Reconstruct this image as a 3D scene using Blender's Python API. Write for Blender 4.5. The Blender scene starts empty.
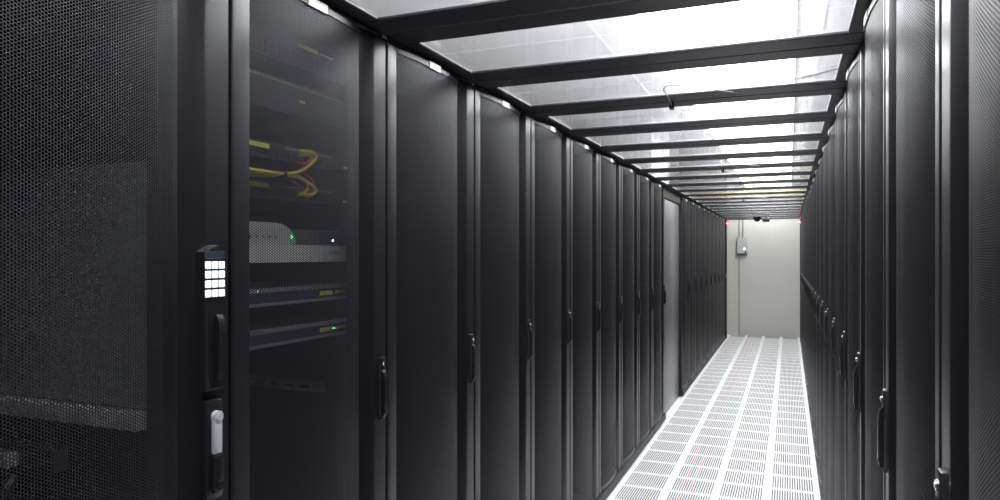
import bpy, bmesh, math
from mathutils import Vector, Matrix

S = bpy.context.scene
COL = S.collection
PI = math.pi

# ------------------------------------------------------------------ camera
F, U0, VH, EYE = 703.0, 789.0, 254.0, 1.518      # focal length in px, aisle vanishing point, horizon row, eye height
YAW = math.atan((U0 - 500) / F)
CN, SN = math.cos(YAW), math.sin(YAW)
cd = bpy.data.cameras.new('camera')
cd.sensor_width = 36.0
cd.lens = F / 1000 * 36
cd.shift_y = (VH - 250) / 1000
cd.clip_start = 0.02
cam = bpy.data.objects.new('camera', cd)
COL.objects.link(cam)
cam.location = (0, 0, EYE)
cam.rotation_euler = (PI / 2, 0, YAW)
S.camera = cam


def on_plane(u, v, X):
    """world point at lateral position X that the photograph shows at (u, v)"""
    z = F * X / (CN * (u - U0))
    return Vector((X, (z + X * SN) / CN, EYE + (VH - v) * z / F))


# ------------------------------------------------------------------ materials
MATS = {}


def mat(name, col, rough=0.5, metal=0.0, spec=0.5, emit=None, strength=0.0, coat=0.0):
    m = bpy.data.materials.new(name)
    m.use_nodes = True
    b = m.node_tree.nodes['Principled BSDF']
    b.inputs['Base Color'].default_value = (*col, 1)
    b.inputs['Roughness'].default_value = rough
    b.inputs['Metallic'].default_value = metal
    b.inputs['Specular IOR Level'].default_value = spec
    b.inputs['Coat Weight'].default_value = coat
    if emit:
        b.inputs['Emission Color'].default_value = (*emit, 1)
        b.inputs['Emission Strength'].default_value = strength
    MATS[name] = m
    return m


def noisy(m, scale=40.0, amount=0.25, bump=0.0, rough_amount=0.08, stretch=(1, 1, 1)):
    """fine procedural grain in colour, roughness and (optionally) relief"""
    nt = m.node_tree
    b = nt.nodes['Principled BSDF']
    tc = nt.nodes.new('ShaderNodeTexCoord')
    mp = nt.nodes.new('ShaderNodeMapping')
    mp.inputs['Scale'].default_value = stretch
    nz = nt.nodes.new('ShaderNodeTexNoise')
    nz.inputs['Scale'].default_value = scale
    nz.inputs['Detail'].default_value = 4
    nt.links.new(tc.outputs['Object'], mp.inputs['Vector'])
    nt.links.new(mp.outputs['Vector'], nz.inputs['Vector'])
    c = b.inputs['Base Color'].default_value[:3]
    rp = nt.nodes.new('ShaderNodeMapRange')
    rp.inputs['To Min'].default_value = 1 - amount
    rp.inputs['To Max'].default_value = 1 + amount
    nt.links.new(nz.outputs['Fac'], rp.inputs['Value'])
    vm = nt.nodes.new('ShaderNodeVectorMath')
    vm.operation = 'SCALE'
    vm.inputs[0].default_value = c
    nt.links.new(rp.outputs['Result'], vm.inputs['Scale'])
    nt.links.new(vm.outputs['Vector'], b.inputs['Base Color'])
    r = b.inputs['Roughness'].default_value
    rr = nt.nodes.new('ShaderNodeMapRange')
    rr.inputs['To Min'].default_value = max(0.02, r - rough_amount)
    rr.inputs['To Max'].default_value = min(1.0, r + rough_amount)
    nt.links.new(nz.outputs['Fac'], rr.inputs['Value'])
    nt.links.new(rr.outputs['Result'], b.inputs['Roughness'])
    if bump:
        bp = nt.nodes.new('ShaderNodeBump')
        bp.inputs['Strength'].default_value = bump
        bp.inputs['Distance'].default_value = 0.001
        nt.links.new(nz.outputs['Fac'], bp.inputs['Height'])
        nt.links.new(bp.outputs['Normal'], b.inputs['Normal'])
    return m


def perforated(name, col, rough, pitch, radius, metal=0.0, spec=0.5):
    """sheet metal with a hexagonal pattern of round through-holes, laid out in metres on the UV map"""
    m = mat(name, col, rough, metal, spec)
    nt = m.node_tree
    b = nt.nodes['Principled BSDF']
    out = nt.nodes['Material Output']
    N = nt.nodes.new
    uv = N('ShaderNodeUVMap')

    def vmath(op, a, val):
        n = N('ShaderNodeVectorMath')
        n.operation = op
        nt.links.new(a, n.inputs[0])
        if val is not None:
            n.inputs[1].default_value = val
        return n

    r3 = math.sqrt(3)
    p = vmath('MULTIPLY', uv.outputs['UV'], (1 / (pitch * r3), 1 / pitch, 0)).outputs[0]
    ds = []
    for off in ((0, 0, 0), (0.5, 0.5, 0)):
        q = vmath('ADD', p, off).outputs[0]
        q = vmath('FRACTION', q, None).outputs[0]
        q = vmath('SUBTRACT', q, (0.5, 0.5, 0)).outputs[0]
        q = vmath('MULTIPLY', q, (r3, 1, 0)).outputs[0]
        ln = N('ShaderNodeVectorMath')
        ln.operation = 'LENGTH'
        nt.links.new(q, ln.inputs[0])
        ds.append(ln.outputs['Value'])
    mn = N('ShaderNodeMath')
    mn.operation = 'MINIMUM'
    nt.links.new(ds[0], mn.inputs[0])
    nt.links.new(ds[1], mn.inputs[1])
    lt = N('ShaderNodeMath')
    lt.operation = 'LESS_THAN'
    nt.links.new(mn.outputs[0], lt.inputs[0])
    lt.inputs[1].default_value = radius / pitch
    tr = N('ShaderNodeBsdfTransparent')
    mx = N('ShaderNodeMixShader')
    nt.links.new(lt.outputs[0], mx.inputs['Fac'])
    nt.links.new(b.outputs['BSDF'], mx.inputs[1])
    nt.links.new(tr.outputs['BSDF'], mx.inputs[2])
    nt.links.new(mx.outputs['Shader'], out.inputs['Surface'])
    return m


BLACK = noisy(mat('black powder coat', (0.0058, 0.0054, 0.0082), 0.33, 0.0, 0.5), 900, 0.12, 0.06, 0.05)
BODY = noisy(mat('black cabinet sheet', (0.016, 0.016, 0.018), 0.5), 60, 0.2)
FRAME = noisy(mat('black roof frame aluminium', (0.020, 0.019, 0.026), 0.42), 500, 0.1, 0.03)
MESH = perforated('black perforated steel', (0.0125, 0.0120, 0.0165), 0.42, 0.0057, 0.00212, 0.0, 0.34)
PLASTIC = noisy(mat('black plastic', (0.007, 0.007, 0.0078), 0.33), 900, 0.12, 0.03, 0.02)
GRIP = noisy(mat('black lever', (0.006, 0.006, 0.007), 0.30), 900, 0.1, 0.0, 0.02)
CHROME = noisy(mat('satin chrome', (0.72, 0.73, 0.76), 0.28, 1.0), 200, 0.06)
DARKM = noisy(mat('dark metal', (0.10, 0.10, 0.105), 0.3, 0.8), 200, 0.06)
LOCKM = noisy(mat('lock metal', (0.45, 0.46, 0.48), 0.22, 1.0), 200, 0.06)
SILVERP = noisy(mat('silver lever', (0.42, 0.44, 0.46), 0.38, 0.3), 200, 0.06)
KEYW = noisy(mat('backlit white key', (0.85, 0.87, 0.92), 0.4, emit=(0.9, 0.94, 1.0), strength=0.55), 200, 0.03)
KEYMARK = noisy(mat('key digit print', (0.35, 0.37, 0.42), 0.5), 200, 0.05)
SCREEN = noisy(mat('keypad display', (0.020, 0.030, 0.042), 0.2), 200, 0.05)
TAG = noisy(mat('white name tag', (0.58, 0.58, 0.54), 0.5), 120, 0.05)
WALL = noisy(mat('pale wall paint', (0.53, 0.53, 0.495), 0.75), 6, 0.04, 0.05)
PILLAR = noisy(mat('white pillar paint', (0.74, 0.75, 0.75), 0.42), 6, 0.04, 0.03)
CEIL = noisy(mat('white ceiling board', (0.80, 0.80, 0.81), 0.85), 90, 0.06, 0.15)
TBAR = noisy(mat('white ceiling bar', (0.93, 0.93, 0.93), 0.45), 90, 0.03)
FLOORM = noisy(mat('white perforated floor laminate', (0.84, 0.84, 0.85), 0.38), 25, 0.04)
PLENUM = noisy(mat('grey concrete under the floor', (0.14, 0.14, 0.145), 0.85), 14, 0.25)
EQUIP = noisy(mat('dark equipment', (0.035, 0.035, 0.042), 0.45), 120, 0.2)
EQUIPB = noisy(mat('blue grey equipment', (0.040, 0.040, 0.075), 0.45), 120, 0.15)
STEEL = noisy(mat('grey equipment steel', (0.34, 0.34, 0.35), 0.45, 0.4), 120, 0.12)
SHELFM = noisy(mat('light grey shelf steel', (0.62, 0.61, 0.59), 0.5), 120, 0.06)
MODEMM = noisy(mat('silver grey plastic', (0.50, 0.50, 0.51), 0.45), 120, 0.06)
YELLOW = noisy(mat('yellow cable', (0.78, 0.66, 0.05), 0.45), 200, 0.08)
YLABEL = noisy(mat('yellow label', (0.85, 0.83, 0.16), 0.5), 200, 0.08)
RED = noisy(mat('red cable', (0.62, 0.03, 0.04), 0.45), 200, 0.08)
BLUE = noisy(mat('blue panel', (0.03, 0.04, 0.16), 0.35), 200, 0.1)
WHITEL = noisy(mat('white printed mark', (0.80, 0.80, 0.82), 0.5), 200, 0.05)
GREYBOX = noisy(mat('grey enclosure paint', (0.42, 0.43, 0.43), 0.5), 60, 0.06)
CONDUIT = noisy(mat('grey conduit', (0.36, 0.36, 0.35), 0.4, 0.3), 60, 0.06)
DUCTY = noisy(mat('yellow duct plastic', (0.80, 0.66, 0.16), 0.45), 40, 0.06)
GREYWIRE = noisy(mat('grey sensor wire', (0.30, 0.30, 0.32), 0.5), 200, 0.05)
LEDG = mat('green LED', (0.1, 0.6, 0.2), 0.3, emit=(0.3, 1.0, 0.45), strength=3.0)
LEDW = mat('white LED', (0.9, 0.9, 0.9), 0.3, emit=(0.9, 0.95, 1.0), strength=5.0)
LEDR = mat('red LED', (0.8, 0.05, 0.08), 0.3, emit=(1.0, 0.06, 0.12), strength=14.0)
LAMP = mat('lit diffuser', (0.9, 0.9, 0.9), 0.5, emit=(0.97, 0.985, 1.0), strength=20.0)
FILLER = noisy(mat('grey steel sheet', (0.15, 0.152, 0.16), 0.3, 0.3), 30, 0.02, 0, 0.03)
HOUSING = noisy(mat('white lamp housing', (0.85, 0.85, 0.86), 0.45), 60, 0.03)

# clear roof sheet: thin, reflecting more at a grazing angle, a little hazy
PANE = bpy.data.materials.new('clear roof sheet')
PANE.use_nodes = True
_nt = PANE.node_tree
_nt.nodes.clear()
_o = _nt.nodes.new('ShaderNodeOutputMaterial')
_t = _nt.nodes.new('ShaderNodeBsdfTransparent')
_t.inputs['Color'].default_value = (0.95, 0.955, 0.96, 1)
_d = _nt.nodes.new('ShaderNodeBsdfTranslucent')
_d.inputs['Color'].default_value = (0.9, 0.9, 0.92, 1)
_g = _nt.nodes.new('ShaderNodeBsdfGlossy')
_g.inputs['Roughness'].default_value = 0.03
_f = None
_ge = _nt.nodes.new('ShaderNodeNewGeometry')          # Schlick reflectance, the same from either face of the thin sheet


def _mth(op, a, b=None):
    n = _nt.nodes.new('ShaderNodeMath')
    n.operation = op
    for i, q in enumerate((a, b)):
        if q is None:
            continue
        if isinstance(q, (int, float)):
            n.inputs[i].default_value = q
        else:
            _nt.links.new(q, n.inputs[i])
    return n.outputs[0]


_dp = _nt.nodes.new('ShaderNodeVectorMath')
_dp.operation = 'DOT_PRODUCT'
_nt.links.new(_ge.outputs['Incoming'], _dp.inputs[0])
_nt.links.new(_ge.outputs['Normal'], _dp.inputs[1])
_fr = _mth('ADD', _mth('MULTIPLY', _mth('POWER', _mth('SUBTRACT', 1.0, _mth('ABSOLUTE', _dp.outputs['Value'])), 5.0), 0.96), 0.04)
_n = _nt.nodes.new('ShaderNodeTexNoise')
_n.inputs['Scale'].default_value = 3.0
_n.inputs['Detail'].default_value = 5
_r = _nt.nodes.new('ShaderNodeMapRange')
_r.inputs['To Min'].default_value = 0.03
_r.inputs['To Max'].default_value = 0.06
_m1 = _nt.nodes.new('ShaderNodeMixShader')
_m2 = _nt.nodes.new('ShaderNodeMixShader')
L = _nt.links.new
L(_n.outputs['Fac'], _r.inputs['Value'])
L(_r.outputs['Result'], _m1.inputs['Fac'])
L(_t.outputs[0], _m1.inputs[1])
L(_d.outputs[0], _m1.inputs[2])
L(_fr, _m2.inputs['Fac'])
L(_m1.outputs[0], _m2.inputs[1])
L(_g.outputs[0], _m2.inputs[2])
L(_m2.outputs[0], _o.inputs['Surface'])


# ------------------------------------------------------------------ mesh helpers
class MB:
    def __init__(self):
        self.bm = bmesh.new()
        self.uv = None

    def box(self, lo, hi, bevel=0.0, seg=1):
        lo, hi = Vector(lo), Vector(hi)
        c, d = (lo + hi) / 2, hi - lo
        r = bmesh.ops.create_cube(self.bm, size=1.0, matrix=Matrix.Translation(c) @ Matrix.Diagonal((abs(d.x), abs(d.y), abs(d.z), 1)))
        if bevel:
            es = list({e for v in r['verts'] for e in v.link_edges})
            bmesh.ops.bevel(self.bm, geom=es, offset=bevel, segments=seg, affect='EDGES', profile=0.5)
        return self

    def prism(self, pts, a, b, axis='z'):
        """extrude the closed outline pts (2-D) from a to b along axis"""
        def P(p, h):
            return {'z': (p[0], p[1], h), 'x': (h, p[0], p[1]), 'y': (p[0], h, p[1])}[axis]
        lo = [self.bm.verts.new(P(p, a)) for p in pts]
        hi = [self.bm.verts.new(P(p, b)) for p in pts]
        n = len(pts)
        for i in range(n):
            j = (i + 1) % n
            self.bm.faces.new((lo[i], lo[j], hi[j], hi[i]))
        self.bm.faces.new(lo[::-1])
        self.bm.faces.new(hi)
        return self

    def cyl(self, p, q, r, n=16, r2=None):
        p, q = Vector(p), Vector(q)
        d = q - p
        m = Matrix.Translation((p + q) / 2) @ d.to_track_quat('Z', 'Y').to_matrix().to_4x4()
        bmesh.ops.create_cone(self.bm, cap_ends=True, segments=n, radius1=r, radius2=r if r2 is None else r2, depth=d.length, matrix=m)
        return self

    def dome(self, c, r, sz=1.0, flip=False):
        m = Matrix.Translation(c) @ Matrix.Diagonal((1, 1, sz, 1))
        bmesh.ops.create_uvsphere(self.bm, u_segments=20, v_segments=12, radius=r, matrix=m)
        return self

    def tube(self, pts, r, n=8, sub=6):
        pts = [Vector(p) for p in pts]
        P = []
        for i in range(len(pts) - 1):                     # Catmull-Rom
            a, b, c, d = pts[max(i - 1, 0)], pts[i], pts[i + 1], pts[min(i + 2, len(pts) - 1)]
            for k in range(sub):
                t = k / sub
                P.append(0.5 * ((2 * b) + (c - a) * t + (2 * a - 5 * b + 4 * c - d) * t * t + (3 * b - a - 3 * c + d) * t ** 3))
        P.append(pts[-1])
        rings = []
        up = Vector((0.13, 0.31, 0.94))
        for i, p in enumerate(P):
            d = (P[min(i + 1, len(P) - 1)] - P[max(i - 1, 0)]).normalized()
            x = d.cross(up)
            if x.length < 1e-4:
                x = d.cross(Vector((1, 0, 0)))
            x.normalize()
            y = x.cross(d)
            rings.append([self.bm.verts.new(p + (x * math.cos(2 * PI * k / n) + y * math.sin(2 * PI * k / n)) * r) for k in range(n)])
        for a, b in zip(rings, rings[1:]):
            for k in range(n):
                self.bm.faces.new((a[k], a[(k + 1) % n], b[(k + 1) % n], b[k]))
        self.bm.faces.new(rings[0][::-1])
        self.bm.faces.new(rings[-1])
        return self

    def data(self, name, m, smooth=35):
        bmesh.ops.recalc_face_normals(self.bm, faces=self.bm.faces)
        me = bpy.data.meshes.new(name)
        self.bm.to_mesh(me)
        self.bm.free()
        if smooth:
            me.polygons.foreach_set('use_smooth', [True] * len(me.polygons))
            me.set_sharp_from_angle(angle=math.radians(smooth))
        me.materials.append(m)
        return me


def link(name, me, parent=None, loc=(0, 0, 0), rot=(0, 0, 0)):
    o = bpy.data.objects.new(name, me)
    COL.objects.link(o)
    o.location = loc
    o.rotation_euler = rot
    if parent is not None:
        o.parent = parent
    return o


def tag(o, label, cat, group=None, kind='thing'):
    o['label'] = label
    o['category'] = cat
    o['kind'] = kind
    if group:
        o['group'] = group
    return o


def thing(name, label, cat, loc=(0, 0, 0), group=None):
    return tag(link(name, None, None, loc), label, cat, group)


def struct(name, mb, m, smooth=35):
    o = link(name, mb.data(name, m, smooth))
    o['kind'] = 'structure'
    return o


def copy_tree(o, parent=None):
    c = o.copy()
    COL.objects.link(c)
    if parent is not None:
        c.parent = parent
    for ch in list(o.children):
        copy_tree(ch, c)
    return c


ORD = ['first', 'second', 'third', 'fourth', 'fifth', 'sixth', 'seventh', 'eighth', 'ninth', 'tenth', 'eleventh', 'twelfth',
       'thirteenth', 'fourteenth', 'fifteenth', 'sixteenth', 'seventeenth', 'eighteenth', 'nineteenth', 'twentieth',
       'twenty-first', 'twenty-second', 'twenty-third', 'twenty-fourth']

# ------------------------------------------------------------------ layout (metres, x across the aisle, y along it)
XL, XR = -1.05, 0.19           # door faces of the two rows
PITCH, Y0 = 0.6, 1.115         # cabinet pitch and the gap after the keypad cabinet
TOP = 2.136                    # cabinet tops
RB = 2.138                     # underside of the roof frames
YEND = 13.9
CEIL_Z = EYE + 1.27

# ------------------------------------------------------------------ room shell
TX0, TX1 = -1.03, 0.17
floor = MB()
bm = floor.bm
gx = []
for t in (0, 1):
    b0 = TX0 + 0.6 * t
    gx += [(b0 + 0.023, b0 + 0.275), (b0 + 0.325, b0 + 0.577)]
PH, ROW, SL0 = 0.09, 0.3, 0.019
NROW = 47
NSL = 17


def quad(a, b, c, d):
    bm.faces.new([bm.verts.new(p) for p in (a, b, c, d)])


def flat(x0, x1, y0, y1, z=0.0):
    quad((x0, y0, z), (x1, y0, z), (x1, y1, z), (x0, y1, z))


ys, ye = PH - 0.3 * 2, PH - 0.3 * 2 + ROW * NROW
# long solid strips: outside, borders, middle strips, seam with a fine groove
edges = [-3.6] + [e for g in gx for e in g] + [2.4]
strips = [(-3.6, gx[0][0]), (gx[0][1], gx[1][0]), (gx[1][1], TX0 + 0.598), (TX0 + 0.602, gx[2][0]), (gx[2][1], gx[3][0]), (gx[3][1], 2.4)]
for a, b in strips:
    flat(a, b, ys, YEND)
flat(-3.6, 2.4, -2.5, ys)
flat(TX0 + 0.598, TX0 + 0.602, ys, YEND, -0.004)
quad((TX0 + 0.598, ys, 0), (TX0 + 0.598, YEND, 0), (TX0 + 0.598, YEND, -0.004), (TX0 + 0.598, ys, -0.004))
quad((TX0 + 0.602, ys, 0), (TX0 + 0.602, YEND, 0), (TX0 + 0.602, YEND, -0.004), (TX0 + 0.602, ys, -0.004))
for g0, g1 in gx:
    w = (g1 - g0) / NSL
    for r in range(NROW):
        y0 = ys + ROW * r
        a, b = y0 + SL0, y0 + ROW - SL0
        flat(g0, g1, y0, a)
        flat(g0, g1, b, y0 + ROW)
        for k in range(NSL):
            s0, s1 = g0 + w * (k + 0.27), g0 + w * (k + 0.73)
            flat(g0 + w * k, s0, a, b)
            flat(s1, g0 + w * (k + 1), a, b)
            D = -0.0025
            quad((s0, a, 0), (s0, b, 0), (s0, b, D), (s0, a, D))
            quad((s1, a, 0), (s1, b, 0), (s1, b, D), (s1, a, D))
            quad((s0, a, 0), (s1, a, 0), (s1, a, D), (s0, a, D))
            quad((s0, b, 0), (s1, b, 0), (s1, b, D), (s0, b, D))
fl = struct('floor', floor, FLOORM, smooth=0)
sub = struct('floor_slab', MB().box((-3.6, -2.5, -0.42), (2.4, YEND + 0.1, -0.40)), PLENUM)

struct('wall_far', MB().box((-3.6, YEND, -0.4), (2.4, YEND + 0.1, CEIL_Z + 0.02)), WALL)
struct('wall_back', MB().box((-3.6, -2.6, -0.4), (2.4, -2.5, CEIL_Z + 0.02)), WALL)
struct('wall_left', MB().box((-3.7, -2.6, -0.4), (-3.6, YEND + 0.1, CEIL_Z + 0.02)), WALL)
struct('wall_right', MB().box((2.4, -2.6, -0.4), (2.5, YEND + 0.1, CEIL_Z + 0.02)), WALL)
struct('ceiling', MB().box((-3.6, -2.5, CEIL_Z), (2.4, YEND, CEIL_Z + 0.02)), CEIL)
tb = MB()
x = 0.173 - 1.2 * 3
while x < 2.35:
    if x > -3.55:
        tb.box((x - 0.007, -2.5, CEIL_Z - 0.006), (x + 0.007, YEND, CEIL_Z + 0.001))
    x += 1.2
y = 3.99 - 1.2 * 5
while y < YEND - 0.05:
    tb.box((-3.6, y - 0.007, CEIL_Z - 0.006), (2.4, y + 0.007, CEIL_Z + 0.001))
    y += 1.2
struct('trim_1', tb, TBAR, smooth=0)
# the white structural pillar that stands in the gap of the row with the keypad cabinet
struct('pillar', MB().box((-1.80, 6.54, 0), (-1.17, 7.56, CEIL_Z), 0.008, 2), PILLAR)

# ------------------------------------------------------------------ cabinets
W = 0.597                       # cabinet width (the rest of the pitch is the dark gap)
DZ0, DZ1 = 0.075, 2.118         # door
MT0, MT1 = 0.058, 0.472         # perforated field across the door
BOW, REC = 0.016, -0.009
NB = 14


def bow(t):
    k = (t - MT0) / (MT1 - MT0)
    return REC + BOW * (1 - (2 * k - 1) ** 2) ** 0.85 if 0 < k < 1 else REC


def cabinet_meshes(side):
    """side=+1: the row whose doors face +x; -1: the row whose doors face -x. Local x = out of the door, y = along the aisle."""
    sx = side
    R = {}

    def pt(o, t):
        return (sx * o, t)

    # --- body: sides, back, top, base as sheets, open at the front
    b = MB()
    dep = 1.05

    def bx(o0, o1, t0, t1, z0, z1, bev=0.0):
        b.box((min(sx * o0, sx * o1), t0, z0), (max(sx * o0, sx * o1), t1, z1), bev)
    bx(-dep, -0.05, 0.0, 0.012, 0.0, TOP)
    bx(-dep, -0.05, W - 0.012, W, 0.0, TOP)
    bx(-dep, -dep + 0.012, 0.012, W - 0.012, 0.05, TOP)
    bx(-dep + 0.012, -0.05, 0.012, W - 0.012, TOP - 0.016, TOP)
    bx(-dep + 0.012, -0.05, 0.012, W - 0.012, 0.05, 0.07)
    bx(-0.05, 0.011, -0.001, W + 0.001, 0.012, 0.070, 0.003)      # plinth board under the door
    bx(-0.05, -0.006, 0.0, W, 2.124, TOP, 0.002)         # top lip
    R['body'] = b.data('body', BODY)
    # levelling foot
    f = MB()
    f.cyl((sx * -0.03, 0, 0.0), (sx * -0.03, 0, 0.014), 0.022, 14, 0.018)
    R['foot'] = f.data('foot', BLACK)
    # --- door: two rolled stiles, and a top and a bottom rail that bow out with the perforated field
    d = MB()
    hin = [(-0.045, 0.001), (-0.0035, 0.001), (-0.0012, 0.0016), (-0.0003, 0.0030), (0.0, 0.006)]
    for k in range(1, 7):                                # crest by the gap, sloping back to the perforated field
        a = k / 6
        hin.append((-0.0015 * a - 0.0030 * a * a, 0.006 + (MT0 - 0.006) * a))
    hin += [(REC - 0.004, MT0), (-0.045, MT0)]
    d.prism([pt(o, t) for o, t in hin], DZ0, DZ1)
    han = [(-0.045, MT1), (-0.020, MT1), (-0.0185, MT1 + 0.002), (-0.0006, MT1 + 0.056), (0.0, MT1 + 0.060)]
    e0 = MT1 + 0.060
    for k in range(1, 9):                                # gently falling lock edge
        a = k / 8
        han.append((-0.0004 * a - 0.0012 * a * a, e0 + (W - 0.003 - e0) * a))
    han += [(-0.0045, W - 0.0008), (-0.045, W - 0.001)]
    d.prism([pt(o, t) for o, t in han], DZ0, DZ1)
    crv = [(bow(MT0 + (MT1 - MT0) * k / NB) + 0.004, MT0 + (MT1 - MT0) * k / NB) for k in range(NB + 1)]
    for z0, z1 in ((DZ0, DZ0 + 0.030), (DZ1 - 0.015, DZ1)):
        d.prism([pt(o, t) for o, t in [(-0.03, MT0)] + crv + [(-0.03, MT1)]], z0, z1)
    R['door'] = d.data('door', BLACK, 40)
    # --- perforated field: a real sheet thickness of two close layers, so it closes up at a grazing angle
    p = MB()
    uvl = p.bm.loops.layers.uv.new('UVMap')
    ln = [0.0]
    for k in range(NB):
        ln.append(ln[-1] + math.hypot(crv[k + 1][0] - crv[k][0], crv[k + 1][1] - crv[k][1]))
    for off in (0.0, -0.0008):
        lo = [p.bm.verts.new((sx * (o - 0.003 + off), t, DZ0 + 0.028)) for o, t in crv]
        hi = [p.bm.verts.new((sx * (o - 0.003 + off), t, DZ1 - 0.014)) for o, t in crv]
        for k in range(NB):
            fc = p.bm.faces.new((lo[k], lo[k + 1], hi[k + 1], hi[k]))
            for lp, q in zip(fc.loops, ((ln[k], 0), (ln[k + 1], 0), (ln[k + 1], 2.001), (ln[k], 2.001))):
                lp[uvl].uv = q
    R['mesh_panel'] = p.data('mesh_panel', MESH, 0)
    R['mesh_panel'].polygons.foreach_set('use_smooth', [True] * len(R['mesh_panel'].polygons))
    # --- name tag on the bowed top rail
    tm = (MT0 + MT1) / 2 + 0.006
    q = MB()
    ot = bow(tm) + 0.0045
    q.box((min(sx * (ot - 0.003), sx * (ot + 0.0015)), tm - 0.036, DZ1 - 0.017), (max(sx * (ot - 0.003), sx * (ot + 0.0015)), tm + 0.036, DZ1 + 0.004))
    R['name_tag'] = q.data('name_tag', TAG)
    # --- swing handle on the lock stile
    hx = MT1 + 0.098
    h = MB()
    h.box((min(sx * -0.012, sx * 0.007), hx - 0.014, 1.058), (max(sx * -0.012, sx * 0.007), hx + 0.014, 1.232), 0.004, 2)
    R['handle'] = h.data('handle', PLASTIC)
    lv = MB()
    lv.prism([(sx * 0.0075, 1.066), (sx * 0.0075, 1.195), (sx * 0.0135, 1.186), (sx * 0.0165, 1.165), (sx * 0.016, 1.09), (sx * 0.013, 1.070)], hx - 0.009, hx + 0.009, 'y')
    R['lever'] = lv.data('lever', GRIP)
    lk = MB()
    lk.cyl((sx * 0.0065, hx, 1.211), (sx * 0.010, hx, 1.211), 0.0075, 18)
    lk.cyl((sx * 0.010, hx, 1.211), (sx * 0.0112, hx, 1.211), 0.0045, 18)
    R['lock_cylinder'] = lk.data('lock_cylinder', LOCKM)
    pv = MB()
    pv.cyl((sx * 0.0135, hx, 1.083), (sx * 0.0178, hx, 1.083), 0.005, 16)
    R['pivot_pin'] = pv.data('pivot_pin', DARKM)
    return R


ML, MR = cabinet_meshes(1), cabinet_meshes(-1)


def make_cabinet(R, with_handle=True):
    root = link('server_cabinet', None)
    link('body', R['body'], root)
    for t in (0.05, W - 0.05):
        link('foot', R['foot'], root, (0, t, 0))
    dr = link('door', R['door'], root)
    link('mesh_panel', R['mesh_panel'], dr)
    nt_ = link('name_tag', R['name_tag'], dr)
    nt_['label'] = 'white name tag'
    if with_handle:
        h = link('handle', R['handle'], root)
        link('lever', R['lever'], h)
        lc = link('lock_cylinder', R['lock_cylinder'], h)
        lc['label'] = 'chrome lock cylinder'
        link('pivot_pin', R['pivot_pin'], h)
    return root


# keypad cabinet
cabA = make_cabinet(ML, False)
cabA.location = (XL, Y0 - PITCH, 0)
tag(cabA, 'black mesh-door server cabinet with the keypad lock and an empty interior', 'server cabinet', 'cabinets along the row with the pillar')
kx = MT1 + 0.064
hs = MB()                                        # keypad lock body: flared shield with an arched, chamfered top
prof = []
for k in range(13):
    a = k / 12
    prof.append((-0.023 + 0.062 * a, 1.522 + 0.014 * math.sin(a * PI)))
prof += [(0.039, 1.40), (0.036, 1.36), (0.036, 1.275), (0.030, 1.252), (-0.014, 1.252), (-0.020, 1.275), (-0.020, 1.36), (-0.023, 1.40)]


def ring(mb, pr, o, shrink=0.0):
    cy = sum(p[1] for p in pr) / len(pr)
    out = []
    for y_, z_ in pr:
        out.append(mb.bm.verts.new((o, kx + 0.008 + (y_ - 0.008) * (1 - shrink * 14), cy + (z_ - cy) * (1 - shrink * 4))))
    return out


r0, r1, r2 = ring(hs, prof, -0.010), ring(hs, prof, 0.020), ring(hs, prof, 0.028, 0.008)
for a, b in ((r0, r1), (r1, r2)):
    for k in range(len(a)):
        hs.bm.faces.new((a[k], a[(k + 1) % len(a)], b[(k + 1) % len(b)], b[k]))
hs.bm.faces.new(r0[::-1])
hs.bm.faces.new(r2)
kp = link('keypad_lock', hs.data('keypad_lock', PLASTIC, 25), cabA, (-0.009, 0, 0))
sc = link('display', MB().box((0.0275, kx - 0.026, 1.5085), (0.0292, kx + 0.026, 1.5235), 0.001).data('display', SCREEN), kp)
DIG = {'1': 'bc', '2': 'abged', '3': 'abgcd', '4': 'fgbc', '5': 'afgcd', '6': 'afgedc', '7': 'abc', '8': 'abcdefg', '9': 'abcdfg', '0': 'abcdef', '*': 'g', '#': 'bcefg'}


def key(ch, yc, zc):
    k = link('key', MB().box((0.0275, yc - 0.0067, zc - 0.0070), (0.0312, yc + 0.0067, zc + 0.0070), 0.0012, 2).data('key', KEYW), kp)
    # printed digit: seven fine strokes
    return k


for r, row in enumerate(('123', '456', '789', '*0#')):
    for c, ch in enumerate(row):
        key(ch, kx - 0.0175 + 0.0175 * c, 1.4965 - 0.0182 * r)
# digits, one print on the keypad
pm = MB()
wD, hD, th = 0.0014, 0.0015, 0.0004
for r, row in enumerate(('123', '456', '789', '*0#')):
    for c, ch in enumerate(row):
        yc, zc = kx - 0.0175 + 0.0175 * c, 1.4965 - 0.0182 * r
        segs = {'a': (-wD, wD, 2 * hD, 2 * hD), 'g': (-wD, wD, 0, 0), 'd': (-wD, wD, -2 * hD, -2 * hD), 'b': (wD, wD, 0, 2 * hD), 'c': (wD, wD, -2 * hD, 0),
                'f': (-wD, -wD, 0, 2 * hD), 'e': (-wD, -wD, -2 * hD, 0)}
        for sgm in DIG[ch]:
            a0, a1, b0, b1 = segs[sgm]
            pm.box((0.0311, yc + a0 - th, zc + b0 - th), (0.0315, yc + a1 + th, zc + b1 + th))
link('digit_print', pm.data('digit_print', KEYMARK), kp)
lev = MB()
lev.prism([(0.0275, 1.275), (0.0275, 1.398), (0.034, 1.400), (0.041, 1.385), (0.041, 1.30), (0.034, 1.272)], kx - 0.001, kx + 0.015, 'y')
link('lever', lev.data('lever', GRIP), kp)
kh = kx + 0.010
ks = MB().box((-0.01, kh - 0.022, 1.038), (0.010, kh + 0.022, 1.232), 0.004, 2)
mk = link('handle', ks.data('handle', PLASTIC), cabA)
sl = MB()
sl.box((0.0095, kh - 0.010, 1.128), (0.019, kh + 0.012, 1.200), 0.003, 2)
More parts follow.
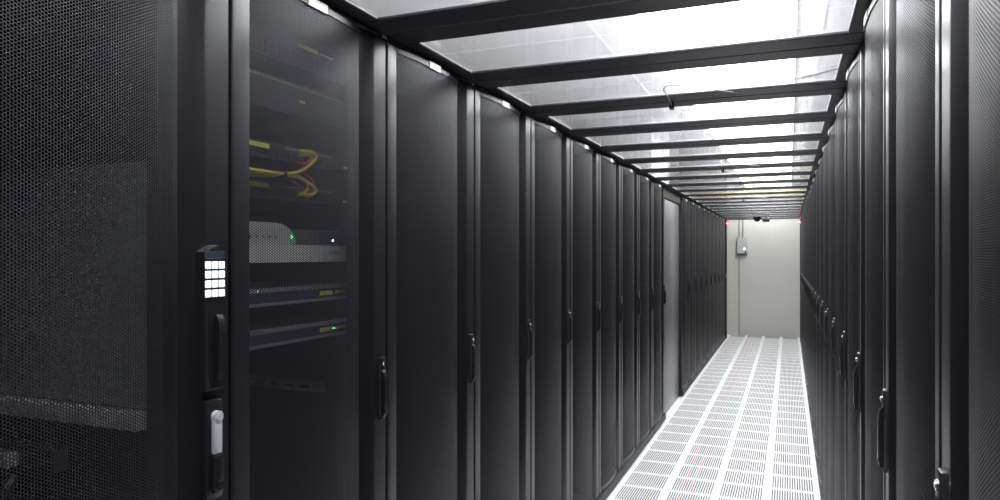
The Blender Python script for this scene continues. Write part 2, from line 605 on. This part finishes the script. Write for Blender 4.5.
sl.cyl((0.0095, kh + 0.001, 1.200), (0.020, kh + 0.001, 1.200), 0.0115, 20)
sl.cyl((0.020, kh + 0.001, 1.200), (0.0225, kh + 0.001, 1.200), 0.0075, 20)
o = link('lever', sl.data('lever', SILVERP), mk)
o['label'] = 'silver lever with a round key barrel'
gp = MB()
gp.box((0.0095, kh - 0.012, 1.052), (0.022, kh + 0.012, 1.126), 0.004, 2)
gp.cyl((0.022, kh, 1.066), (0.0245, kh, 1.066), 0.009, 18)
link('grip', gp.data('grip', GRIP), mk)

# plain cabinets
NL1, NL2, NR = 9, 9, 21
Y2 = 7.64
protoL, protoR = make_cabinet(ML), make_cabinet(MR)
cabB = None
for k in range(NL1):
    o = protoL if k == 0 else copy_tree(protoL)
    o.location = (XL, Y0 + PITCH * k, 0)
    lab = 'black mesh-door server cabinet holding yellow cables and a modem, beside the keypad cabinet' if k == 0 else \
        f'black mesh-door server cabinet, {ORD[k]} beyond the keypad cabinet in its row' + (', against the pillar' if k == NL1 - 1 else '')
    tag(o, lab, 'server cabinet', 'cabinets along the row with the pillar')
    if k == 0:
        cabB = o
for k in range(NL2):
    o = copy_tree(protoL)
    o.location = (XL, Y2 + PITCH * k, 0)
    lab = f'black mesh-door server cabinet, {ORD[k]} past the white pillar'
    if k == NL2 - 1:
        lab = 'black mesh-door server cabinet at the end of the pillar row beside the door post'
    tag(o, lab, 'server cabinet', 'cabinets along the row with the pillar')
for k in range(NR):
    o = protoR if k == 0 else copy_tree(protoR)
    o.location = (XR, Y0 - PITCH + PITCH * k, 0)
    lab = f'black mesh-door server cabinet, {ORD[k]} from the camera in the unbroken row'
    tag(o, lab, 'server cabinet', 'cabinets along the unbroken row')

# steel filler panel that closes the gap in front of the pillar
fp = thing('filler_panel', 'plain grey steel filler panel closing the gap between black cabinets', 'filler panel', (0, 0, 0))
link('sheet', MB().box((-1.10, 6.522, 0.001), (-1.08, 7.63, 2.04), 0.004, 2).data('sheet', FILLER), fp)
link('top_rail', MB().box((-1.11, 6.522, 2.04), (-1.065, 7.63, 2.134), 0.004).data('top_rail', BLACK), fp)

# ------------------------------------------------------------------ roof of the aisle: framed clear panels
FX0, FX1, FY = -1.13, 0.27, 0.5965
PX0, PX1 = -1.008, 0.153
BAR = 0.107
fr = MB()
z0, z1 = RB, RB + 0.010
for lo, hi in (((FX0, 0.0035, z0), (FX1, BAR, z1)), ((FX0, FY - BAR, z0), (FX1, FY, z1)), ((FX0, BAR, z0), (PX0, FY - BAR, z1)), ((PX1, BAR, z0), (FX1, FY - BAR, z1))):
    fr.box(lo, hi, 0.003, 1)
FRM = fr.data('frame', FRAME)
PNM = MB().box((PX0 - 0.02, BAR - 0.02, z1 + 0.0005), (PX1 + 0.02, FY - BAR + 0.02, z1 + 0.0045)).data('clear_sheet', PANE, 0)
roof0 = link('roof_panel', None)
link('frame', FRM, roof0)
o = link('clear_sheet', PNM, roof0)
o['label'] = 'clear sheet'
NROOF = 21
for k in range(NROOF):
    o = roof0 if k == 0 else copy_tree(roof0)
    o.location = (0, Y0 - PITCH + PITCH * k, 0)
    tag(o, f'clear aisle roof panel in a black frame, {ORD[k - 1]} from the camera among those in view' if k else 'clear aisle roof panel directly over the keypad cabinet', 'roof panel', 'clear roof panels over the aisle')

# ------------------------------------------------------------------ lamps above the roof
LX, LW = -0.33, 0.74
lz = CEIL_Z - 0.115
hsg = MB().box((-LW / 2, 0.01, lz + 0.050), (LW / 2, 1.19, CEIL_Z - 0.0075), 0.006).data('housing', HOUSING)
dff = MB()
dff.prism([(-LW / 2 + 0.005, lz + 0.0495), (-LW / 2 + 0.012, lz), (LW / 2 - 0.012, lz), (LW / 2 - 0.005, lz + 0.0495)], 0.02, 1.18, 'y')
dff = dff.data('diffuser', LAMP)
l0 = link('ceiling_light', None)
link('housing', hsg, l0)
link('diffuser', dff, l0)
NLAMP = 11
for k in range(NLAMP):
    o = l0 if k == 0 else copy_tree(l0)
    o.location = (LX, -0.25 + 1.225 * k, 0)
    tag(o, 'lit white ceiling lamp in the bright row above the clear aisle roof', 'ceiling light', 'lit lamps above the aisle roof')

# ------------------------------------------------------------------ far end: door frame, wall box, cameras, red lights
YE = Y2 + PITCH * NL2            # end of the pillar row
df = thing('aisle_door_frame', 'black door frame closing the far end of the aisle', 'door frame', (0, 0, 0))
for xa, xb in ((-1.14, -1.035), (0.175, 0.27)):
    link('post', MB().box((xa, 13.20, 0), (xb, 13.30, 2.19), 0.004).data('post', BLACK), df)
link('header', MB().box((-1.035, 13.205, 2.128), (0.175, 13.295, 2.19), 0.003).data('header', FRAME), df)
for z in (1.10, 1.13):
    link('latch', MB().box((-1.055, 13.185, z), (-1.0, 13.20, z + 0.018), 0.002).data('latch', CHROME), df)

for xr, lab in ((-1.02, 'small red indicator lamp on the post at the end of the pillar row'), (0.165, 'small red indicator lamp on the post at the end of the unbroken row')):
    rl = thing('indicator_lamp', lab, 'indicator lamp', (0, 0, 0), 'red indicator lamps at the aisle end')
    sgn = 1 if xr < -0.5 else -1
    link('base', MB().box((xr - 0.02, 13.165, 2.04), (xr + 0.02, 13.1995, 2.09), 0.004).data('base', PLASTIC), rl)
    link('lens', MB().dome((xr, 13.165, 2.065), 0.018).data('lens', LEDR), rl)

jb = on_plane(742.5, 246, -0.8)
jx = -0.83
fz = F / 1.0


def at_y(u, v, y):
    """world point at distance y down the aisle that the photograph shows at (u, v)"""
    k = (u - 500) / F
    # X = lateral, with x_c = X*CN + y*SN, z_c = y*CN - X*SN
    X = (k * y * CN - y * SN) / (CN + k * SN)
    z = y * CN - X * SN
    return Vector((X, y, EYE + (VH - v) * z / F))


b0, b1 = at_y(737, 254, YEND - 0.08), at_y(747.5, 237, YEND - 0.08)
box = thing('junction_box', 'grey electrical box with pipes on the pale end wall', 'electrical box', (0, 0, 0))
link('enclosure', MB().box((b0.x, YEND - 0.09, b0.z), (b1.x, YEND - 0.001, b1.z), 0.006, 2).data('enclosure', GREYBOX), box)
cv = link('cover', MB().box((b0.x + 0.012, YEND - 0.1, b0.z + 0.012), (b1.x - 0.012, YEND - 0.0905, b1.z - 0.012), 0.003).data('cover', GREYBOX), box)
link('indicator', MB().cyl((b1.x - 0.055, YEND - 0.105, b0.z + 0.10), (b1.x - 0.055, YEND - 0.0995, b0.z + 0.10), 0.014).data('indicator', LEDW), cv)
link('knob', MB().cyl((b1.x - 0.035, YEND - 0.125, b0.z + 0.03), (b1.x - 0.035, YEND - 0.0995, b0.z + 0.03), 0.018).data('knob', PLASTIC), cv)
for u in (739.5, 743.0):
    c0 = at_y(u, 237, YEND - 0.02)
    link('conduit', MB().cyl((c0.x, YEND - 0.016, b1.z - 0.004), (c0.x, YEND - 0.016, CEIL_Z - 0.001), 0.011, 12).data('conduit', CONDUIT), box)
c0 = at_y(739.3, 260, YEND - 0.02)
link('conduit', MB().cyl((c0.x, YEND - 0.016, 0.002), (c0.x, YEND - 0.016, b0.z + 0.004), 0.011, 12).data('conduit', CONDUIT), box)

c = at_y(757, 217, 12.4)
sc1 = thing('dome_camera', 'black dome camera hanging under the last roof panels', 'camera', (0, 0, 0))
link('mount', MB().cyl((c.x, 12.4, RB - 0.045), (c.x, 12.4, RB - 0.001), 0.052, 24, 0.068).data('base', PLASTIC), sc1)
link('dome', MB().dome((c.x, 12.4, RB - 0.045), 0.048, 0.85).data('dome', GRIP), sc1)
c = at_y(766, 219.5, 12.4)
sc2 = thing('box_camera', 'small black box camera beside the dome camera', 'camera', (0, 0, 0))
link('body', MB().box((c.x - 0.055, 12.36, RB - 0.088), (c.x + 0.055, 12.50, RB - 0.03), 0.008, 2).data('body', PLASTIC), sc2)
link('mount', MB().box((c.x - 0.012, 12.42, RB - 0.03), (c.x + 0.012, 12.45, RB - 0.001), 0.002).data('bracket', PLASTIC), sc2)
link('lens', MB().cyl((c.x, 12.345, RB - 0.06), (c.x, 12.361, RB - 0.06), 0.02).data('lens', GRIP), sc2)

# ------------------------------------------------------------------ sensors on the roof beams with a wire over the top
for k, (yb, u, near) in enumerate(((2.915, 672, 'nearest the camera'), (5.315, 723, 'second from the camera'), (8.315, 743.6, 'third from the camera'), (11.315, 753, 'by the cameras'))):
    c = at_y(u, 100, yb)
    t = thing('temperature_sensor', 'small black sensor with a looped wire under a roof beam, ' + near, 'sensor', (0, 0, 0), 'sensors under the roof beams')
    link('housing', MB().box((c.x - 0.010, yb - 0.012, RB - 0.032), (c.x + 0.010, yb + 0.012, RB - 0.0005), 0.002).data('housing', PLASTIC), t)
    zw = RB - 0.005
    w = MB().tube([(c.x, yb - 0.012, RB - 0.016), (c.x, yb - 0.03, RB - 0.010), (c.x + 0.004, yb - 0.15, zw), (c.x + 0.010, yb - 0.26, zw), (c.x + 0.045, yb - 0.31, zw),
                   (c.x + 0.12, yb - 0.25, zw), (c.x + 0.20, yb - 0.16, zw), (c.x + 0.26, yb - 0.08, zw + 0.001)], 0.0024)
    link('cord', w.data('cord', GREYWIRE), t)
zc = z1 + 0.0045 + 0.0055
cb = link('cable', MB().tube([(0.02, 2.80, zc + 0.004), (0.08, 2.77, zc + 0.004), (0.13, 2.72, zc + 0.004), (0.20, 2.70, zc + 0.005), (0.27, 2.72, zc + 0.004)], 0.005).data('cable', PLASTIC))
tag(cb, 'thin black cable lying on the clear roof near the unbroken row', 'cable')
# yellow fibre duct crossing above the roof
yd = thing('cable_duct', 'yellow cable duct hung above the aisle roof near its end', 'cable duct', (0, 0, 0))
link('trough', MB().box((-3.0, 11.55, 2.40), (2.0, 11.68, 2.50), 0.008).data('trough', DUCTY), yd)
for xh in (-1.9, 1.1):
    link('hanger', MB().cyl((xh, 11.615, 2.495), (xh, 11.615, CEIL_Z - 0.007), 0.006).data('hanger', STEEL), yd)

# red cables under the perforated floor
for k, (xo, lab) in enumerate(((-0.66, 'red cable under the floor slots, closer to the pillar row'), (-0.60, 'red cable under the floor slots, closer to the centre seam'))):
    o = link('underfloor_cable', MB().tube([(xo, 1.0, -0.03), (xo + 0.01, 4, -0.028), (xo - 0.008, 7, -0.03), (xo + 0.01, 10, -0.028), (xo, 13.0, -0.03)], 0.011, 8, 10).data('underfloor_cable', RED))
    tag(o, lab, 'cable', 'red cables under the floor')

# ------------------------------------------------------------------ inside the keypad cabinet: side plate, ledge, power strip
ya = Y0 - PITCH + W - 0.012      # inner face of its far side
pl = thing('side_baffle', 'dark grey baffle plate with a pale ledge inside the keypad cabinet', 'baffle plate', (0, 0, 0))
link('plate', MB().box((-2.0, ya - 0.016, 1.19), (-1.245, ya - 0.004, 1.713), 0.002).data('plate', noisy(mat('grey baffle', (0.30, 0.30, 0.30), 0.5), 80, 0.15)), pl)
o = link('ledge', MB().box((-2.0, ya - 0.045, 1.150), (-1.245, ya - 0.004, 1.186), 0.003).data('ledge', SHELFM), pl)
o['label'] = 'pale steel ledge'
link('upright', MB().box((-1.243, ya - 0.022, 0.10), (-1.21, ya - 0.004, 2.09), 0.003).data('upright', EQUIP), pl)
ps = thing('power_strip', 'dark power strip with pale plugs low inside the keypad cabinet', 'power strip', (0, 0, 0))
link('body', MB().box((-2.0, ya - 0.045, 1.03), (-1.50, ya - 0.004, 1.085), 0.004).data('body', EQUIP), ps)
for k in range(4):
    xx = -1.62 - 0.045 * k
    link('plug', MB().box((xx - 0.015, ya - 0.075, 1.04), (xx + 0.015, ya - 0.0455, 1.075), 0.004, 2).data('plug', SHELFM), ps)
cb = link('power_cable', MB().tube([(-1.60, ya - 0.06, 1.025), (-1.60, ya - 0.09, 0.98), (-1.63, ya - 0.08, 0.93), (-1.68, ya - 0.06, 0.8)], 0.012).data('power_cable', PLASTIC))
tag(cb, 'black power lead hanging below the power strip', 'cable')

# ------------------------------------------------------------------ equipment inside the cabinet beside it
YB0 = Y0 + 0.296 - 0.241
YB1 = Y0 + 0.296 + 0.241
RX = XL - 0.095                  # front plane of the rack-mounted gear


def rack_unit(name, label, cat, z0, z1, face, y1=None, depth=0.6, ears=True, group='gear in the cabinet beside the keypad cabinet'):
    t = thing(name, label, cat, (0, 0, 0), group)
    y1 = y1 or YB1
    b = MB()
    b.box((RX - depth, YB0 + 0.018, z0 + 0.001), (RX - 0.004, y1 - 0.018, z1 - 0.001), 0.002)
    link('chassis', b.data('chassis', EQUIP), t)
    f = MB()
    f.box((RX - 0.004, YB0, z0 + 0.001), (RX + 0.003, y1, z1 - 0.001), 0.0015)
    fo = link('faceplate', f.data('faceplate', face), t)
    return t, fo


def mark(t, name, u0, v0, u1, v1, m, prot=0.0022, n=1, X=None):
    """flat printed mark or small raised feature on a unit's face, between two places"""
    X = RX + 0.003 if X is None else X
    a, b = on_plane(u0, v0, X), on_plane(u1, v1, X)
    ylo, yhi = min(a.y, b.y), max(a.y, b.y)
    zm = (a.z + b.z) / 2
    um = (u0 + u1) / 2
    h = abs(v1 - v0) * (F * X / (CN * (um - U0))) / F
    mb = MB()
    mb.box((X - 0.0005, ylo, zm - h / 2), (X + prot, yhi, zm + h / 2))
    return link(name, mb.data(name, m), t)


# mounting rails of that cabinet
for yy in (YB0 - 0.022, YB1 + 0.002):
    rl = MB()
    rl.box((RX - 0.03, yy, 0.085), (RX - 0.008, yy + 0.020, 2.10), 0.002)
    o = link('mounting_rail', rl.data('mounting_rail', EQUIP), cabB)
    o.matrix_parent_inverse = Matrix.Translation(-cabB.location)

t, f = rack_unit('patch_bay', 'blue-grey panel with a yellow strip at the top of the rack', 'patch panel', 1.985, 2.073, EQUIPB)
zy = 2.045


def stripe(par, name, y0, y1, z0, z1, m, prot=0.002):
    return link(name, MB().box((RX + 0.0025, y0, z0), (RX + 0.003 + prot, y1, z1)).data(name, m), par)


a = on_plane(297, 45, RX); b = on_plane(317, 52, RX)
stripe(f, 'label_strip', a.y, b.y, zy - 0.006, zy + 0.004, YLABEL)
a = on_plane(319, 55, RX); b = on_plane(331, 58, RX)
stripe(f, 'printed_mark', a.y, b.y, zy - 0.0035, zy + 0.001, WHITEL)
for k in range(2):
    for j in range(8):
        yy = YB0 + 0.05 + j * 0.05
        link('port', MB().box((RX + 0.0025, yy, 1.993 + 0.018 * k), (RX + 0.0045, yy + 0.038, 2.005 + 0.018 * k)).data('port', PLASTIC), f)

t, f = rack_unit('rack_server', 'dark server with a small yellow mark, below the blue-grey panel', 'server', 1.862, 1.945, EQUIP)
a = on_plane(298, 102, RX)
stripe(f, 'label_strip', a.y, a.y + 0.02, 1.900, 1.905, YLABEL)
stripe(f, 'trim', YB0 + 0.03, YB1 - 0.03, 1.935, 1.938, STEEL)

for nm, z, cl, txt in (('switch', 1.742, YLABEL, 'dark network switch above the yellow cable bundle'), ('switch', 1.648, YLABEL, 'dark network switch below the yellow cable bundle')):
    t, f = rack_unit('network_' + nm, txt, 'network switch', z, z + 0.044, EQUIP)
    stripe(f, 'label_strip', YB0 + 0.03, on_plane(268, 150, RX).y, z + 0.026, z + 0.037, cl)
    stripe(f, 'trim', YB0 + 0.22, YB1 - 0.07, z + 0.034, z + 0.037, STEEL)
    a = on_plane(342, 160, RX); b = on_plane(352, 160, RX)
    stripe(f, 'printed_mark', a.y, b.y, z + 0.012, z + 0.018, WHITEL)
    for j in range(12):
        yy = YB0 + 0.13 + j * 0.021
        link('port', MB().box((RX + 0.0025, yy, z + 0.010), (RX + 0.0045, yy + 0.015, z + 0.024)).data('port', PLASTIC), f)

# light grey shelf
ZS = 1.541
t, f = rack_unit('rack_shelf', 'light grey rack shelf carrying the modem and a small box', 'shelf', 1.496, ZS, SHELFM)
a = on_plane(331, 250, RX); b = on_plane(339, 256, RX)
stripe(f, 'badge', a.y, b.y, 1.517, 1.526, GREYBOX)

# silver modem with a sloped green end
md = thing('modem', 'silver grey modem with a curved green-lit end on the rack shelf', 'modem', (0, 0, 0), 'gear in the cabinet beside the keypad cabinet')
ym0, ym1 = YB0 + 0.02, on_plane(299, 240, RX).y
pf = [(ym0, ZS + 0.0005), (ym1, ZS + 0.0005)]
for k in range(9):
    a = k / 8 * PI / 2
    pf.append((ym1 - 0.075 * (1 - math.cos(a)), ZS + 0.003 + 0.050 * math.sin(a)))
pf += [(ym0 + 0.03, ZS + 0.053), (ym0, ZS + 0.040)]
link('case', MB().prism(pf, RX - 0.16, RX - 0.01, 'x').data('case', MODEMM, 30), md)
for k in range(8):
    yy = ym0 + 0.03 + 0.022 * k
    link('port', MB().cyl((RX - 0.0105, yy, ZS + 0.018), (RX - 0.0085, yy, ZS + 0.018), 0.004, 10).data('port', PLASTIC), md)
g = MB().prism([(ym1 - 0.002, ZS + 0.004), (ym1 - 0.022, ZS + 0.004), (ym1 - 0.030, ZS + 0.030), (ym1 - 0.022, ZS + 0.036), (ym1 - 0.006, ZS + 0.022)], RX - 0.0095, RX - 0.008, 'x')
o = link('side_light', g.data('side_light', noisy(mat('green translucent plastic', (0.12, 0.42, 0.24), 0.4, emit=(0.2, 0.8, 0.4), strength=0.12), 200, 0.05)), md)
o['label'] = 'green translucent end'
link('lamp', MB().cyl((RX - 0.0095, ym1 - 0.020, ZS + 0.020), (RX - 0.0065, ym1 - 0.020, ZS + 0.020), 0.004, 10).data('lamp', LEDG), md)

# small dark box with a blue field
ns = thing('network_box', 'small dark box with a blue field and white lamp beside the modem', 'network box', (0, 0, 0), 'gear in the cabinet beside the keypad cabinet')
yn0, yn1 = ym1 + 0.006, YB1 - 0.012
link('case', MB().box((RX - 0.2, yn0, ZS + 0.0005), (RX - 0.012, yn1, ZS + 0.040), 0.003).data('case', noisy(mat('charcoal case', (0.11, 0.11, 0.115), 0.45), 100, 0.1)), ns)
ymid = on_plane(323, 240, RX).y
o = link('front_field', MB().box((RX - 0.0125, ymid, ZS + 0.003), (RX - 0.010, yn1 - 0.004, ZS + 0.037), 0.001).data('front_field', BLUE), ns)
o['label'] = 'blue field'
link('lamp', MB().cyl((RX - 0.0105, yn1 - 0.035, ZS + 0.014), (RX - 0.0075, yn1 - 0.035, ZS + 0.014), 0.0032, 10).data('lamp', LEDW), ns)

# two slim servers with steel rims, blue badge and yellow print
for z, txt, lg in ((1.393, 'slim server with yellow print and a green lamp, just below the rack shelf', True), (1.296, 'slim server with yellow print, second below the rack shelf', False)):
    t, f = rack_unit('rack_server', txt, 'server', z, z + 0.0455, EQUIPB)
    stripe(f, 'rim', YB0, YB1 - 0.01, z + 0.034, z + 0.044, STEEL, 0.005)
    stripe(f, 'rim', YB0, YB1 - 0.01, z + 0.002, z + 0.009, STEEL, 0.005)
    a = on_plane(297, 290, RX).y; b = on_plane(309, 290, RX).y
    stripe(f, 'badge', a, b, z + 0.012, z + 0.031, BLUE)
    a = on_plane(319, 290, RX).y; b = on_plane(331, 290, RX).y
    stripe(f, 'label_strip', a, b, z + 0.016, z + 0.027, YLABEL)
    a = on_plane(334, 290, RX).y; b = on_plane(344, 290, RX).y
    stripe(f, 'label_strip', a, b, z + 0.018, z + 0.026, YLABEL)
    yg = on_plane(254.5, 288, RX).y if lg else on_plane(331, 330, RX).y
    link('lamp', MB().cyl((RX + 0.002, yg, z + (0.038 if lg else 0.022)), (RX + 0.0105, yg, z + (0.038 if lg else 0.022)), 0.0022, 10).data('lamp', LEDG), f)
yb_ = Y0 + W - 0.012             # inner face of that cabinet's far side
sb = thing('side_bracket', 'dark grey slotted side bracket low in the cabinet with the yellow cables', 'bracket', (0, 0, 0))
brk = noisy(mat('grey bracket', (0.42, 0.42, 0.425), 0.5), 100, 0.1)
link('arm', MB().box((-2.0, yb_ - 0.030, 1.120), (-1.245, yb_ - 0.003, 1.148), 0.003).data('arm', brk), sb)
for k in range(6):
    xx = -1.30 - 0.055 * k
    link('slot', MB().box((xx - 0.016, yb_ - 0.0308, 1.130), (xx + 0.016, yb_ - 0.0298, 1.138)).data('slot', PLASTIC), sb)

# patch cables: yellow trunk that splits to two loops, red ones beside it
CX = XL - 0.055


def route(pts, dx=0.0):
    return [on_plane(u, v, CX + dx) for u, v in pts]


def cable(name, label, pts, r, m, grp, dx=0.0):
    o = link(name, MB().tube(route(pts, dx), r, 8, 8).data(name, m))
    return tag(o, label, 'cable', grp)


GC = 'patch cables of the switches'
cable('patch_cable', 'yellow patch cable looping up to the upper switch, outermost strand', [(248, 169), (262, 171), (284, 174), (300, 171), (312, 163), (316, 157), (312, 152), (300, 151)], 0.0042, YELLOW, GC)
cable('patch_cable', 'yellow patch cable looping up to the upper switch, inner strand', [(248, 172), (262, 174), (284, 174.6), (298, 173), (309, 166), (312.5, 160), (309, 155), (299, 155)], 0.0038, YELLOW, GC, -0.010)
cable('patch_cable', 'yellow patch cable looping down to the lower switch, longest strand', [(248, 174.5), (262, 176), (284, 175.4), (298, 177), (310, 184), (316, 190), (311, 195), (298, 194)], 0.0042, YELLOW, GC, -0.020)
cable('patch_cable', 'short yellow patch cable to the lower switch', [(248, 172), (264, 172.8), (285, 175), (300, 178), (308, 186), (305, 192), (297, 196)], 0.0034, YELLOW, GC, -0.028)
cable('patch_cable', 'red patch cable curling above the yellow split', [(296, 162), (304, 164), (309, 161), (311, 156)], 0.0036, RED, GC, -0.036)
cable('patch_cable', 'red patch cable falling behind the lower yellow loop', [(291, 180), (300, 187), (309, 192), (311, 196), (304, 199)], 0.0036, RED, GC, -0.034)
cable('patch_cable', 'short red patch cable beside the upper loop of the lower switch', [(305, 174), (311, 179), (314, 185)], 0.0034, RED, GC, -0.042)
tie = on_plane(284.5, 174.6, CX)
o = link('cable_tie', MB().box((tie.x - 0.034, tie.y - 0.006, tie.z - 0.010), (tie.x + 0.007, tie.y + 0.006, tie.z + 0.010), 0.003).data('cable_tie', PLASTIC))
tag(o, 'black cable tie around the yellow cable bundle', 'cable tie')

# ------------------------------------------------------------------ world and colour
wd = bpy.data.worlds.new('world')
S.world = wd
wd.use_nodes = True
wd.node_tree.nodes['Background'].inputs['Color'].default_value = (0.02, 0.02, 0.022, 1)
wd.node_tree.nodes['Background'].inputs['Strength'].default_value = 1.0
vs = S.view_settings
vs.view_transform = 'Standard'
vs.look = 'None'
vs.gamma = 1.0
vs.use_curve_mapping = False
vs.exposure = 0.0
S.cycles.transparent_max_bounces = 40
S.cycles.max_bounces = 14
S.cycles.diffuse_bounces = 5
S.cycles.use_denoising = True
